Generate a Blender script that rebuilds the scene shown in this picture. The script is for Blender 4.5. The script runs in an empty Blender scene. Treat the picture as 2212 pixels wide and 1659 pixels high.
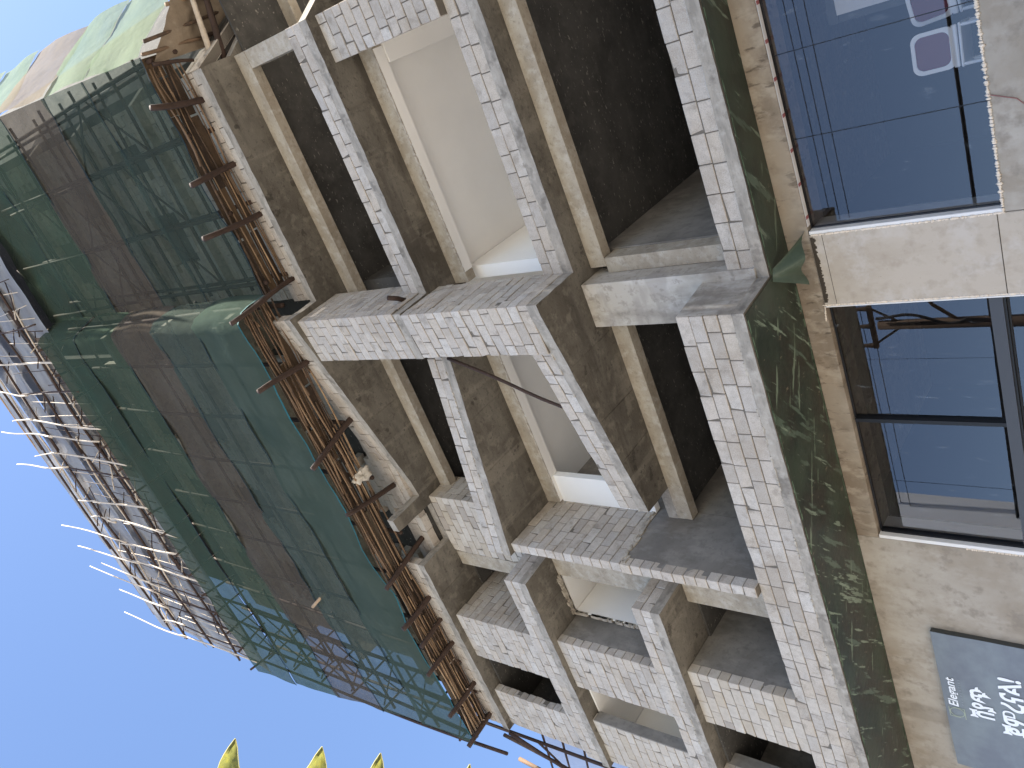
import bpy, bmesh, math, random
from mathutils import Vector, Matrix, noise as mnoise
random.seed(7)
R = random.Random(11)
C = bpy.context.scene.collection
SC = bpy.context.scene

# ---------------------------------------------------------------- camera, sky, sun, exposure
PITCH, ROLL, AZ, FPX = math.radians(42.54), math.radians(.33), math.radians(122.02), 1785.0
F_ = Vector((math.cos(AZ) * math.cos(PITCH), math.sin(AZ) * math.cos(PITCH), math.sin(PITCH)))
R0 = Vector((math.sin(AZ), -math.cos(AZ), 0))
U0 = R0.cross(F_)
R_ = R0 * math.cos(ROLL) + U0 * math.sin(ROLL)
U_ = U0 * math.cos(ROLL) - R0 * math.sin(ROLL)
EYE = Vector((0, 0, 1.6))
cam_d = bpy.data.cameras.new('camera')
cam_d.sensor_width = 36.0
cam_d.lens = 36.0 * FPX / 2212.0
cam_d.clip_start, cam_d.clip_end = .05, 3000
cam = bpy.data.objects.new('camera', cam_d)
C.objects.link(cam)
X_, Y_, Z_ = -U_, R_, -F_                     # the phone was held upright; the picture lies on its side
cam.matrix_world = Matrix(((X_.x, Y_.x, Z_.x, EYE.x), (X_.y, Y_.y, Z_.y, EYE.y), (X_.z, Y_.z, Z_.z, EYE.z), (0, 0, 0, 1)))
SC.camera = cam

SUN = Vector((.50, .012, .865)).normalized()
world = bpy.data.worlds.new('World')
SC.world = world
world.use_nodes = True
wn = world.node_tree
wn.nodes.clear()
sky = wn.nodes.new('ShaderNodeTexSky')
sky.sky_type = 'NISHITA'
sky.sun_disc = False
sky.sun_elevation = math.asin(SUN.z)
sky.sun_rotation = math.atan2(SUN.x, SUN.y)
sky.altitude = 2300
sky.air_density, sky.dust_density, sky.ozone_density = 1.0, 2.2, 1.9
bg = wn.nodes.new('ShaderNodeBackground')
bg.inputs[1].default_value = .11
wo = wn.nodes.new('ShaderNodeOutputWorld')
wn.links.new(sky.outputs[0], bg.inputs[0])
wn.links.new(bg.outputs[0], wo.inputs[0])
sun_d = bpy.data.lights.new('sun', 'SUN')
sun_d.energy, sun_d.angle, sun_d.color = 5.0, math.radians(.5), (1, .95, .86)
sun_o = bpy.data.objects.new('sun', sun_d)
sun_o.rotation_euler = SUN.to_track_quat('Z', 'Y').to_euler()
sun_o.location = (20, -5, 60)
C.objects.link(sun_o)
SC.view_settings.view_transform = 'Standard'
SC.view_settings.look = 'None'
SC.view_settings.use_curve_mapping = False
SC.view_settings.exposure = 1.95
SC.view_settings.gamma = 1
SC.cycles.max_bounces = 8
SC.cycles.transparent_max_bounces = 16

# ---------------------------------------------------------------- materials
def ramp(nt, src, lo, hi):
    n = nt.nodes.new('ShaderNodeMapRange')
    n.inputs[1].default_value, n.inputs[2].default_value = lo, hi
    n.clamp = True
    nt.links.new(src, n.inputs[0])
    return n.outputs[0]

def pos_noise(nt, scale, detail=4, stretch=(1, 1, 1), rough=.6, dist=0.0, turn=0.0):
    g = nt.nodes.new('ShaderNodeNewGeometry')
    mp = nt.nodes.new('ShaderNodeMapping')
    mp.inputs['Scale'].default_value = stretch
    if turn:
        tn = nt.nodes.new('ShaderNodeMapping')
        tn.inputs['Rotation'].default_value = (0, 0, turn)
        nt.links.new(g.outputs['Position'], tn.inputs['Vector'])
        nt.links.new(tn.outputs[0], mp.inputs['Vector'])
    else: nt.links.new(g.outputs['Position'], mp.inputs['Vector'])
    n = nt.nodes.new('ShaderNodeTexNoise')
    n.inputs['Scale'].default_value = scale
    n.inputs['Detail'].default_value = detail
    n.inputs['Roughness'].default_value = rough
    n.inputs['Distortion'].default_value = dist
    nt.links.new(mp.outputs[0], n.inputs['Vector'])
    return n.outputs['Fac']

def mixc(nt, fac, a, b, mode='MIX'):
    m = nt.nodes.new('ShaderNodeMix')
    m.data_type = 'RGBA'
    m.blend_type = mode
    if isinstance(fac, (int, float)): m.inputs[0].default_value = fac
    else: nt.links.new(fac, m.inputs[0])
    for k, v in ((6, a), (7, b)):
        if isinstance(v, tuple): m.inputs[k].default_value = (*v[:3], 1)
        else: nt.links.new(v, m.inputs[k])
    return m.outputs[2]

def mul(nt, a, k):
    m = nt.nodes.new('ShaderNodeMath')
    m.operation = 'MULTIPLY'
    for i, v in enumerate((a, k)):
        if isinstance(v, (int, float)): m.inputs[i].default_value = v
        else: nt.links.new(v, m.inputs[i])
    return m.outputs[0]

MATS = {}
def material(name, base, rough=.9, layers=(), bump=None, vary=None, spec=.3, metal=0):
    """layers: (scale, detail, stretch, lo, hi, strength, colour); vary: colours that single pieces drift to"""
    m = bpy.data.materials.new(name)
    m.use_nodes = True
    nt = m.node_tree
    b = nt.nodes['Principled BSDF']
    b.inputs['Roughness'].default_value = rough
    b.inputs['Specular IOR Level'].default_value = spec
    b.inputs['Metallic'].default_value = metal
    col = base
    if vary:
        oi = nt.nodes.new('ShaderNodeObjectInfo')
        at = nt.nodes.new('ShaderNodeAttribute')
        at.attribute_name = 'tone'
        ad = nt.nodes.new('ShaderNodeMath')
        ad.operation = 'ADD'
        nt.links.new(oi.outputs['Random'], ad.inputs[0])
        nt.links.new(at.outputs['Fac'], ad.inputs[1])
        fr = nt.nodes.new('ShaderNodeMath')
        fr.operation = 'FRACT'
        nt.links.new(ad.outputs[0], fr.inputs[0])
        cr = nt.nodes.new('ShaderNodeValToRGB')
        cr.color_ramp.interpolation = 'CONSTANT'
        els = cr.color_ramp.elements
        while len(els) > 1: els.remove(els[-1])
        acc = 0
        for i, (w, c) in enumerate(vary):
            e = els[0] if i == 0 else els.new(acc)
            e.position = acc
            e.color = (*c, 1)
            acc += w
        nt.links.new(fr.outputs[0], cr.inputs[0])
        col = cr.outputs[0]
    for lay in layers:
        sc, det, st, lo, hi, k, c2 = lay[:7]
        f = mul(nt, ramp(nt, pos_noise(nt, sc, det, st, turn=lay[7] if len(lay) > 7 else 0.0), lo, hi), k)
        col = mixc(nt, f, col, c2)
    if isinstance(col, tuple): b.inputs['Base Color'].default_value = (*col, 1)
    else: nt.links.new(col, b.inputs['Base Color'])
    if bump:
        sc, strength, dist = bump
        bp = nt.nodes.new('ShaderNodeBump')
        bp.inputs['Strength'].default_value = strength
        bp.inputs['Distance'].default_value = dist
        nt.links.new(pos_noise(nt, sc, 6), bp.inputs['Height'])
        nt.links.new(bp.outputs[0], b.inputs['Normal'])
    MATS[name] = m
    return m

ONE = (1, 1, 1)
M_block = material('hollow block', (.5, .44, .375), .95,
    [(9, 5, ONE, .45, .7, .45, (.31, .262, .212)), (1.3, 6, ONE, .5, .64, .5, (.32, .262, .2)), (4, 6, ONE, .58, .68, .5, (.2, .167, .132)), (70, 2, ONE, .48, .66, .5, (.28, .242, .205)), (110, 2, ONE, .58, .68, .5, (.66, .60, .53))],
    (90, .7, .01),
    vary=[(.3, (.5, .44, .375)), (.24, (.53, .475, .41)), (.16, (.455, .41, .36)), (.16, (.505, .435, .355)), (.06, (.55, .505, .45)), (.08, (.41, .36, .305))])
M_block_warm = material('warm stone block', (.5, .43, .34), .95,
    [(9, 5, ONE, .45, .75, .4, (.3, .25, .2)), (1.6, 5, ONE, .5, .68, .4, (.33, .275, .21)), (95, 2, ONE, .48, .7, .4, (.28, .24, .19))],
    (90, .6, .01),
    vary=[(.34, (.5, .438, .365)), (.28, (.54, .485, .415)), (.12, (.47, .40, .315)), (.06, (.38, .33, .28)), (.2, (.51, .455, .39))])
M_mortar = material('mortar', (.15, .13, .106), 1, [(14, 5, ONE, .4, .8, .5, (.16, .14, .12))], (40, .6, .02))
M_edge = material('slab edge concrete', (.36, .32, .268), .9,
    [(2.2, 6, (1, 1, 3), .42, .62, .7, (.205, .182, .152)), (7, 5, ONE, .52, .68, .5, (.48, .435, .375)), (4, 6, ONE, .54, .64, .6, (.13, .112, .092)), (30, 3, ONE, .6, .7, .3, (.15, .14, .12))], (35, .4, .015))
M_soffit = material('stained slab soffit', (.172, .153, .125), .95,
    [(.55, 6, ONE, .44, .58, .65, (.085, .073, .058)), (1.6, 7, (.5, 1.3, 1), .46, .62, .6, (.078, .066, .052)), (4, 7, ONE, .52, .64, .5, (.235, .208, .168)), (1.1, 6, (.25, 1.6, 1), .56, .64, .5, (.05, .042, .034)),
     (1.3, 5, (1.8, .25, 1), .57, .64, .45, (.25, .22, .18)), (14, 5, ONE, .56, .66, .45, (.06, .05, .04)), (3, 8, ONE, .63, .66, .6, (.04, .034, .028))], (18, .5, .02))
M_beam = material('beam concrete', (.40, .345, .27), .9,
    [(1.6, 6, (1, 1, 1.8), .42, .6, .6, (.27, .222, .165)), (6, 5, ONE, .5, .66, .6, (.49, .445, .38)), (13, 5, ONE, .54, .66, .4, (.2, .165, .125)), (40, 3, ONE, .62, .7, .5, (.12, .1, .08))], (30, .35, .012))
M_column = material('column concrete', (.42, .375, .315), .9,
    [(1.0, 7, (1, 1, .5), .44, .55, .8, (.225, .195, .16)), (3.5, 6, (1, 1, .35), .48, .62, .6, (.52, .48, .43)), (9, 6, ONE, .54, .64, .5, (.2, .17, .14)), (26, 3, ONE, .68, .75, .8, (.11, .09, .075)), (.9, 3, (1, 1, 3), .55, .62, .35, (.22, .19, .165))], (30, .35, .012))
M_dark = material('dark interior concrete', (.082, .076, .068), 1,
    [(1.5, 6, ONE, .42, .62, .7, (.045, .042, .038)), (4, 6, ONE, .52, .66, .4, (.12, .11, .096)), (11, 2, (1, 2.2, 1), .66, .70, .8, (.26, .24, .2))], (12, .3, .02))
M_grey = material('grey cement plaster', (.235, .214, .186), .9,
    [(1.1, 6, ONE, .4, .6, .75, (.145, .13, .112)), (3, 6, (1, 1, .5), .48, .62, .5, (.31, .284, .247)), (9, 5, ONE, .52, .64, .4, (.14, .126, .108)), (30, 3, ONE, .66, .74, .35, (.09, .085, .08))], (25, .3, .012))
M_white = material('white painted plaster', (.87, .84, .79), .8, [(1.2, 4, ONE, .4, .8, .2, (.66, .63, .59))])
M_rough = material('rough plaster edge', (.5, .44, .36), 1, [(8, 5, ONE, .4, .7, .7, (.2, .17, .13))], (25, .8, .03))
M_wall = material('weathered facade render', (.375, .33, .277), .92,
    [(.8, 7, ONE, .42, .6, .8, (.29, .24, .185)), (2.8, 7, (1, 1, .6), .48, .64, .6, (.45, .405, .35)), (3.6, 6, ONE, .55, .66, .6, (.215, .18, .145)), (1.6, 5, (1, 1, .12), .56, .64, .45, (.24, .205, .165)), (7, 6, ONE, .52, .68, .4, (.26, .22, .175)), (45, 3, ONE, .66, .72, .3, (.14, .12, .1))], (22, .35, .012))
M_pillar = material('pillar render', (.47, .40, .325), .92,
    [(1.4, 7, (1, 1, .3), .44, .62, .6, (.36, .295, .225)), (3.2, 6, ONE, .5, .66, .6, (.53, .475, .42)), (5, 7, ONE, .5, .68, .5, (.33, .265, .2)), (24, 4, ONE, .68, .74, .4, (.2, .16, .12))], (22, .35, .01))
M_lintel = material('brown stained lintel', (.31, .25, .187), .92,
    [(1.5, 7, ONE, .42, .56, .8, (.19, .146, .106)), (4, 7, (1.4, 1, .8), .5, .62, .6, (.40, .34, .265)), (6, 7, (1.6, 1, .5), .56, .64, .7, (.085, .063, .047)), (.9, 5, ONE, .5, .6, .5, (.29, .245, .195))], (22, .4, .012))
M_film = material('scratched green film', (.017, .029, .020), .4,
    [(1.1, 6, ONE, .42, .58, .7, (.03, .025, .018)), (2.2, 7, (.8, 1.1, 1), .48, .64, .6, (.04, .06, .04)), (3.2, 9, (.28, 1.5, 1), .585, .62, .7, (.12, .17, .125), .7), (5, 9, (.2, 1.6, 1), .61, .635, .85, (.24, .30, .22), .75),
     (4, 9, (.2, 1.5, 1), .625, .65, .8, (.20, .26, .18), -.5), (9, 6, (1.3, .6, 1), .66, .69, .7, (.19, .16, .11)), (.7, 5, ONE, .54, .6, .4, (.045, .065, .042))], (9, .35, .012), spec=.5)
M_film_rim = material('pale film rim', (.12, .17, .11), .6, [(6, 6, (.4, 1, 1), .45, .6, .8, (.035, .05, .03))])
M_flap = material('loose green film', (.06, .082, .055), .4, [(5, 5, ONE, .45, .75, .6, (.1, .135, .1))], spec=.5)
M_board = material('formwork board', (.13, .078, .042), .85,
    [(3, 6, (1, 6, 6), .4, .7, .65, (.065, .038, .02)), (1.2, 4, ONE, .55, .7, .6, (.03, .02, .014)), (7, 5, (1, 5, 5), .56, .7, .4, (.22, .13, .07)), (5, 5, ONE, .55, .68, .6, (.04, .028, .02))], (18, .4, .01),
    vary=[(.3, (.09, .06, .038)), (.25, (.06, .042, .029)), (.2, (.125, .08, .046)), (.15, (.042, .03, .023)), (.1, (.15, .12, .085))])
M_stick = material('peeled eucalyptus stick', (.34, .23, .135), .8,
    [(9, 5, ONE, .45, .7, .6, (.2, .115, .06)), (40, 3, ONE, .6, .7, .5, (.07, .045, .03))], (40, .4, .01), vary=[(.22, (.40, .27, .16)), (.3, (.25, .165, .1)), (.28, (.15, .098, .062)), (.2, (.075, .05, .035))])
M_pole = material('dark scaffold pole', (.055, .033, .024), .8, [(7, 5, ONE, .45, .7, .6, (.025, .017, .013)), (30, 3, ONE, .62, .72, .4, (.14, .09, .06))], (30, .4, .01))
M_palepole = material('pale debarked pole', (.56, .47, .37), .8, [(8, 5, ONE, .45, .7, .5, (.34, .26, .19))], (30, .4, .01))
M_black = material('black window frame', (.012, .012, .014), .45)
M_frame = material('grey aluminium frame', (.06, .062, .07), .4)
M_whiteframe = material('white reveal', (.74, .71, .68), .7, [(6, 4, ONE, .5, .8, .2, (.5, .46, .4))])
M_foam = material('expanded foam', (.80, .68, .55), .9, [(12, 4, ONE, .4, .7, .4, (.62, .48, .35))], (30, .8, .02))
M_dirt = material('dark grime', (.07, .055, .04), 1)
M_tarp = material('brown tarpaulin', (.24, .185, .13), .9, [(2, 5, ONE, .45, .7, .6, (.13, .1, .072)), (6, 5, ONE, .55, .7, .4, (.3, .245, .18))], (9, .5, .03))
M_leafg = None
M_ground = material('street ground', (.27, .248, .22), .95, [(.15, 6, ONE, .4, .7, .5, (.21, .19, .165)), (9, 5, ONE, .5, .8, .4, (.33, .3, .26))], (20, .4, .02))
M_opp = material('pale blue painted wall', (.62, .70, .80), .85, [(.4, 5, ONE, .4, .7, .25, (.52, .6, .7))])
M_creo = material('creosoted pole', (.07, .05, .036), .85, [(2, 5, (4, 4, .6), .45, .7, .5, (.035, .026, .02))])
M_wire = material('cable', (.015, .015, .016), .6)
M_redwire = material('red wire', (.30, .13, .11), .6)
M_chair = material('white chair plastic', (.9, .9, .9), .35)
M_seat = material('maroon chair seat', (.16, .04, .06), .5)
M_shop = material('shop interior wall', (.022, .022, .024), .9)
M_board2 = material('pale display board', (.72, .7, .68), .8)
M_boardframe = material('dark board frame', (.06, .06, .055), .6)
M_bag = material('cement sack', (.6, .55, .47), .9, [(10, 4, ONE, .5, .7, .5, (.38, .33, .27))], (25, .6, .02))
M_tin = material('tin sheet', (.42, .46, .56), .5, metal=.2)
M_letter = material('white sign lettering', (.82, .84, .88), .7)
M_smallletter = material('faint sign lettering', (.30, .32, .35), .7)
M_logo = material('sign emblem', (.34, .38, .30), .6)

def net_material(name, c, see, c2, sheen=.25):
    m = bpy.data.materials.new(name)
    m.use_nodes = True
    nt = m.node_tree
    nt.nodes.clear()
    o = nt.nodes.new('ShaderNodeOutputMaterial')
    d = nt.nodes.new('ShaderNodeBsdfDiffuse')
    t = nt.nodes.new('ShaderNodeBsdfTranslucent')
    tr = nt.nodes.new('ShaderNodeBsdfTransparent')
    tr.inputs[0].default_value = (*[min(1, .55 + x * 3.2) for x in c], 1)
    f = ramp(nt, pos_noise(nt, .9, 5), .35, .7)
    col = mixc(nt, f, c, c2)
    nt.links.new(col, d.inputs[0])
    nt.links.new(col, t.inputs[0])
    a = nt.nodes.new('ShaderNodeMixShader')
    a.inputs[0].default_value = sheen
    nt.links.new(d.outputs[0], a.inputs[1])
    nt.links.new(t.outputs[0], a.inputs[2])
    b = nt.nodes.new('ShaderNodeMixShader')
    fs = ramp(nt, pos_noise(nt, 1.7, 4), .3, .75)
    k = nt.nodes.new('ShaderNodeMapRange')
    k.inputs[3].default_value, k.inputs[4].default_value = see * .75, min(.9, see * 1.3)
    nt.links.new(fs, k.inputs[0])
    nt.links.new(k.outputs[0], b.inputs[0])
    nt.links.new(a.outputs[0], b.inputs[1])
    nt.links.new(tr.outputs[0], b.inputs[2])
    bp = nt.nodes.new('ShaderNodeBump')
    bp.inputs['Strength'].default_value = .6
    bp.inputs['Distance'].default_value = .12
    nt.links.new(pos_noise(nt, 1.6, 5, (1, 1, .6)), bp.inputs['Height'])
    nt.links.new(bp.outputs[0], d.inputs['Normal'])
    nt.links.new(b.outputs[0], o.inputs[0])
    return m
N_teal = net_material('teal net', (.060, .082, .064), .18, (.076, .100, .08))
N_grey = net_material('grey green net', (.066, .082, .068), .28, (.08, .098, .082))
N_greyf1 = net_material('thin green net', (.058, .074, .060), .46, (.068, .088, .072))
N_brown = net_material('brown net', (.084, .070, .055), .26, (.104, .088, .072))
N_green = net_material('green net', (.052, .076, .055), .24, (.068, .087, .062))
N_olive = net_material('olive green net', (.060, .076, .054), .26, (.052, .082, .06))
N_sungreen = net_material('sunlit pale green net', (.27, .33, .23), .16, (.32, .38, .27), .4)  # green net again, its sunlit brightness put into a lighter colour
N_sunbrown = net_material('sunlit brown net', (.31, .26, .2), .14, (.35, .3, .24), .4)  # brown net lightened the same way, sunshine put into the colour
N_sheet = net_material('grey plastic sheeting', (.40, .385, .37), .03, (.29, .285, .30), .3)
N_bluesheet = net_material('pale plastic sheeting', (.40, .42, .5), .3, (.44, .46, .54), .5)
M_hem = material('dark net hem', (.008, .018, .018), .9)
M_hem2 = material('teal net hem', (.012, .10, .105), .8)

def glass_material():
    m = bpy.data.materials.new('tinted glass')
    m.use_nodes = True
    nt = m.node_tree
    nt.nodes.clear()
    o = nt.nodes.new('ShaderNodeOutputMaterial')
    g = nt.nodes.new('ShaderNodeBsdfGlossy')
    g.inputs['Roughness'].default_value = 0
    g.inputs[0].default_value = (.50, .46, .445, 1)
    t = nt.nodes.new('ShaderNodeBsdfTransparent')
    t.inputs[0].default_value = (.86, .87, .9, 1)
    df = nt.nodes.new('ShaderNodeBsdfDiffuse')
    df.inputs[0].default_value = (.45, .5, .55, 1)
    fr = nt.nodes.new('ShaderNodeFresnel')
    fr.inputs[0].default_value = 1.5
    k = nt.nodes.new('ShaderNodeMapRange')
    k.inputs[3].default_value, k.inputs[4].default_value = .18, 1.1
    nt.links.new(fr.outputs[0], k.inputs[0])
    a = nt.nodes.new('ShaderNodeMixShader')
    nt.links.new(k.outputs[0], a.inputs[0])
    nt.links.new(t.outputs[0], a.inputs[1])
    nt.links.new(g.outputs[0], a.inputs[2])
    b = nt.nodes.new('ShaderNodeMixShader')          # dust film, in streaks
    f = mul(nt, ramp(nt, pos_noise(nt, 6, 6, (2.2, 1, .5), dist=.6), .62, .72), .12)
    nt.links.new(f, b.inputs[0])
    nt.links.new(a.outputs[0], b.inputs[1])
    nt.links.new(df.outputs[0], b.inputs[2])
    nt.links.new(b.outputs[0], o.inputs[0])
    return m
M_glass = glass_material()

def leaf_material():
    m = material('yellow green leaf', (.125, .135, .04), .45, [(60, 4, ONE, .5, .7, .7, (.3, .27, .04)), (130, 3, ONE, .66, .72, .8, (.32, .09, .03)), (25, 3, ONE, .5, .7, .4, (.1, .16, .02))], spec=.4)
    nt = m.node_tree
    b = nt.nodes['Principled BSDF']
    o = [n for n in nt.nodes if n.type == 'OUTPUT_MATERIAL'][0]
    t = nt.nodes.new('ShaderNodeBsdfTranslucent')
    src = b.inputs['Base Color'].links[0].from_socket
    mx = mixc(nt, .2, src, (.42, .39, .1))
    nt.links.new(mx, t.inputs[0])
    s = nt.nodes.new('ShaderNodeMixShader')
    s.inputs[0].default_value = .5
    nt.links.new(b.outputs[0], s.inputs[1])
    nt.links.new(t.outputs[0], s.inputs[2])
    nt.links.new(s.outputs[0], o.inputs[0])
    return m
M_leaf = leaf_material()
M_leafrim = material('pale leaf margin', (.6, .55, .25), .5)
M_bark = material('grey bark', (.2, .16, .12), .9, [(8, 5, ONE, .4, .7, .6, (.1, .08, .06))], (20, .6, .02))

# ---------------------------------------------------------------- mesh helpers
class MB:
    def __init__(s): s.v, s.f, s.t = [], [], []
    def add(s, vs, fs, tone=0.0):
        o = len(s.v)
        s.v += [tuple(v) for v in vs]
        s.f += [tuple(i + o for i in f) for f in fs]
        s.t += [tone] * len(fs)
        return s
    def box(s, x0, x1, y0, y1, z0, z1):
        return s.prism([(x0, y0), (x1, y0), (x1, y1), (x0, y1)], z0, z1)
    def prism(s, poly, z0, z1):
        n = len(poly)
        a = sum(poly[i][0] * poly[(i + 1) % n][1] - poly[(i + 1) % n][0] * poly[i][1] for i in range(n))
        if a < 0: poly = poly[::-1]
        vs = [(p[0], p[1], z0) for p in poly] + [(p[0], p[1], z1) for p in poly]
        fs = [tuple(range(n - 1, -1, -1)), tuple(range(n, 2 * n))] + [(i, (i + 1) % n, (i + 1) % n + n, i + n) for i in range(n)]
        return s.add(vs, fs)
    def tube(s, pts, rad, n=6, taper=1.0):
        pts = [Vector(p) for p in pts]
        m = len(pts)
        vs, fs = [], []
        for i, p in enumerate(pts):
            d = (pts[min(i + 1, m - 1)] - pts[max(i - 1, 0)]).normalized()
            a = d.orthogonal().normalized() if i == 0 else (a - d * a.dot(d)).normalized()
            b = d.cross(a)
            r = (rad[i] if isinstance(rad, (list, tuple)) else rad * (1 + (taper - 1) * i / max(1, m - 1)))
            for k in range(n):
                t = 2 * math.pi * k / n
                vs.append(p + (a * math.cos(t) + b * math.sin(t)) * r)
        for i in range(m - 1):
            for k in range(n):
                fs.append((i * n + k, i * n + (k + 1) % n, (i + 1) * n + (k + 1) % n, (i + 1) * n + k))
        fs.append(tuple(range(n - 1, -1, -1)))
        fs.append(tuple(range((m - 1) * n, m * n)))
        return s.add(vs, fs)
    def grid(s, fn, nu, nv):
        vs = [fn(i / nu, j / nv) for j in range(nv + 1) for i in range(nu + 1)]
        fs = [(j * (nu + 1) + i, j * (nu + 1) + i + 1, (j + 1) * (nu + 1) + i + 1, (j + 1) * (nu + 1) + i) for j in range(nv) for i in range(nu)]
        return s.add(vs, fs)
    def mesh(s, name, smooth=False):
        me = bpy.data.meshes.new(name)
        me.from_pydata(s.v, [], s.f)
        if any(s.t):
            at = me.attributes.new('tone', 'FLOAT', 'FACE')
            at.data.foreach_set('value', s.t)
        if smooth: me.polygons.foreach_set('use_smooth', [True] * len(me.polygons))
        me.update()
        return me

def link(name, me, mat, parent=None):
    o = bpy.data.objects.new(name, me)
    if mat and not me.materials: me.materials.append(mat)
    C.objects.link(o)
    if parent is not None:
        o.parent = parent
        if parent.type == 'EMPTY': o.matrix_parent_inverse = Matrix.Translation(parent.location).inverted()
    return o

def part(name, mb, mat, parent=None, smooth=False, bevel=0):
    me = mb.mesh(name, smooth)
    o = link(name, me, mat, parent)
    if bevel:
        md = o.modifiers.new('bevel', 'BEVEL')
        md.width, md.segments, md.limit_method = bevel, 1, 'ANGLE'
    return o

def tag(o, label, cat, group=None):
    o['label'], o['category'] = label, cat
    if group: o['group'] = group
    return o

def empty(name, loc, label, cat, group=None):
    o = bpy.data.objects.new(name, None)
    o.empty_display_size = .3
    C.objects.link(o)
    o.location = loc
    return tag(o, label, cat, group)

def to_px(p):
    v = Vector(p) - EYE
    k = v.dot(F_)
    if k < .1: return None
    return (1106 - FPX * v.dot(U_) / k, 829.5 - FPX * v.dot(R_) / k)

def lerp(a, b, t): return a + (b - a) * t

# ---------------------------------------------------------------- ground and sky setting
g = part('ground', MB().box(-900, 900, -900, 900, -.4, 0), M_ground)
g['kind'] = 'structure'
pv = part('pavement', MB().box(-60, 40, 6.4, 10.6, .003, .13), M_edge)
pv['kind'] = 'structure'

# ---------------------------------------------------------------- the unfinished building
B = empty('unfinished_building', (-6, 12, 0), 'unfinished concrete frame building with raw block parapets behind a pole scaffold', 'building')
L1, L2, L3, L4 = 6.65, 9.75, 12.85, 15.95
H = .2075

def P(poly, z0, z1, mat, name, bevel=.006): return part(name, MB().prism(poly, z0, z1), mat, B, bevel=bevel)
def BX(x0, x1, y0, y1, z0, z1, mat, name, bevel=.006): return part(name, MB().box(x0, x1, y0, y1, z0, z1), mat, B, bevel=bevel)

def rough_edge(poly, step=.16, amp=.008):
    """break straight outline into short pieces that wander a little, as poured concrete does"""
    out = []
    n = len(poly)
    for i in range(n):
        a, b = Vector(poly[i]), Vector(poly[(i + 1) % n])
        L = (b - a).length
        k = max(1, int(L / step)) if a.y < 10 and b.y < 10 else 1
        nr = Vector((-(b - a).y, (b - a).x)).normalized()
        for j in range(k):
            p = a.lerp(b, j / k)
            if j: p = p + nr * R.uniform(-amp, amp)
            out.append((p.x, p.y))
    return out

def slab(poly, top, th=.2):
    s = MB()
    poly = rough_edge(poly)
    n = len(poly)
    if sum(poly[i][0] * poly[(i + 1) % n][1] - poly[(i + 1) % n][0] * poly[i][1] for i in range(n)) < 0: poly = poly[::-1]
    s.prism(poly, top - th, top)
    me = s.mesh('slab')
    me.materials.append(M_edge)
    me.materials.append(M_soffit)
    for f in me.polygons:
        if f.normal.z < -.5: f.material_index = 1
    return link('slab', me, None, B)

SL1 = [(-15.6, 8.62), (-4.33, 8.62), (-4.26, 9.52), (3.0, 9.55), (3.0, 15), (-15.6, 15)]
SL2 = [(-15.6, 8.45), (-10.10, 8.48), (-10.08, 9.32), (-9.30, 9.32), (-9.2, 9.88), (-8.36, 9.88), (-8.35, 9.17), (-4.06, 8.40), (-3.88, 8.39), (-3.86, 9.44), (.94, 9.48), (2.2, 11.6), (2.2, 15), (-15.6, 15)]
SL3 = [(-15.6, 8.44), (-10.04, 8.43), (-9.98, 9.32), (-9.30, 9.32), (-9.27, 8.40), (-4.82, 9.06), (-4.79, 8.48), (-3.85, 8.40), (-3.82, 9.14), (.94, 9.14), (2.2, 11.2), (2.2, 15), (-15.6, 15)]
SL4 = [(-15.6, 8.41), (-10.14, 8.39), (-10.12, 9.32), (-9.05, 9.32), (-9.02, 8.24), (-8.71, 8.22), (-8.70, 9.12), (-8.25, 9.08), (-4.76, 8.43), (-3.72, 8.25), (-3.68, 9.0), (1.0, 9.02), (1.03, 9.72), (2.6, 12), (2.6, 15), (-15.6, 15)]
slab(SL1, L1, .17)
slab(SL2, L2)
slab(SL3, L3)
slab(SL4, L4)

def seams(name, x0, x1, y0f, y1, z, step):
    x = x0 + R.uniform(.2, step)
    while x < x1:
        ya = y0f(x) + .06
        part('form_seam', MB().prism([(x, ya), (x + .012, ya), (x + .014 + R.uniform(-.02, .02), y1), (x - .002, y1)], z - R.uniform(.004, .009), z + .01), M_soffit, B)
        x += step * R.uniform(.7, 1.25)
seams('s', -8.2, -4.2, lambda x: 9.17 - (x + 8.35) * .18, 9.86, L2 - .2, 1.2)
seams('s', -3.7, .9, lambda x: 9.47, 9.86, L2 - .2, 1.2)
seams('s', -9.0, -4.9, lambda x: 8.42 + (x + 9.2) * .145, 9.86, L3 - .2, 1.2)
seams('s', -3.7, .9, lambda x: 9.14, 9.86, L3 - .2, 1.1)
seams('s', -8.2, -4.8, lambda x: 9.08 - (x + 8.2) * .19, 9.76, L4 - .2, 1.0)
seams('s', -3.6, .9, lambda x: 9.02, 9.76, L4 - .2, 1.0)
seams('s', -15.0, -10.2, lambda x: 8.42, 9.3, L4 - .2, 1.2)
seams('s', -15.0, -10.2, lambda x: 8.46, 9.3, L3 - .2, 1.2)
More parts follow.
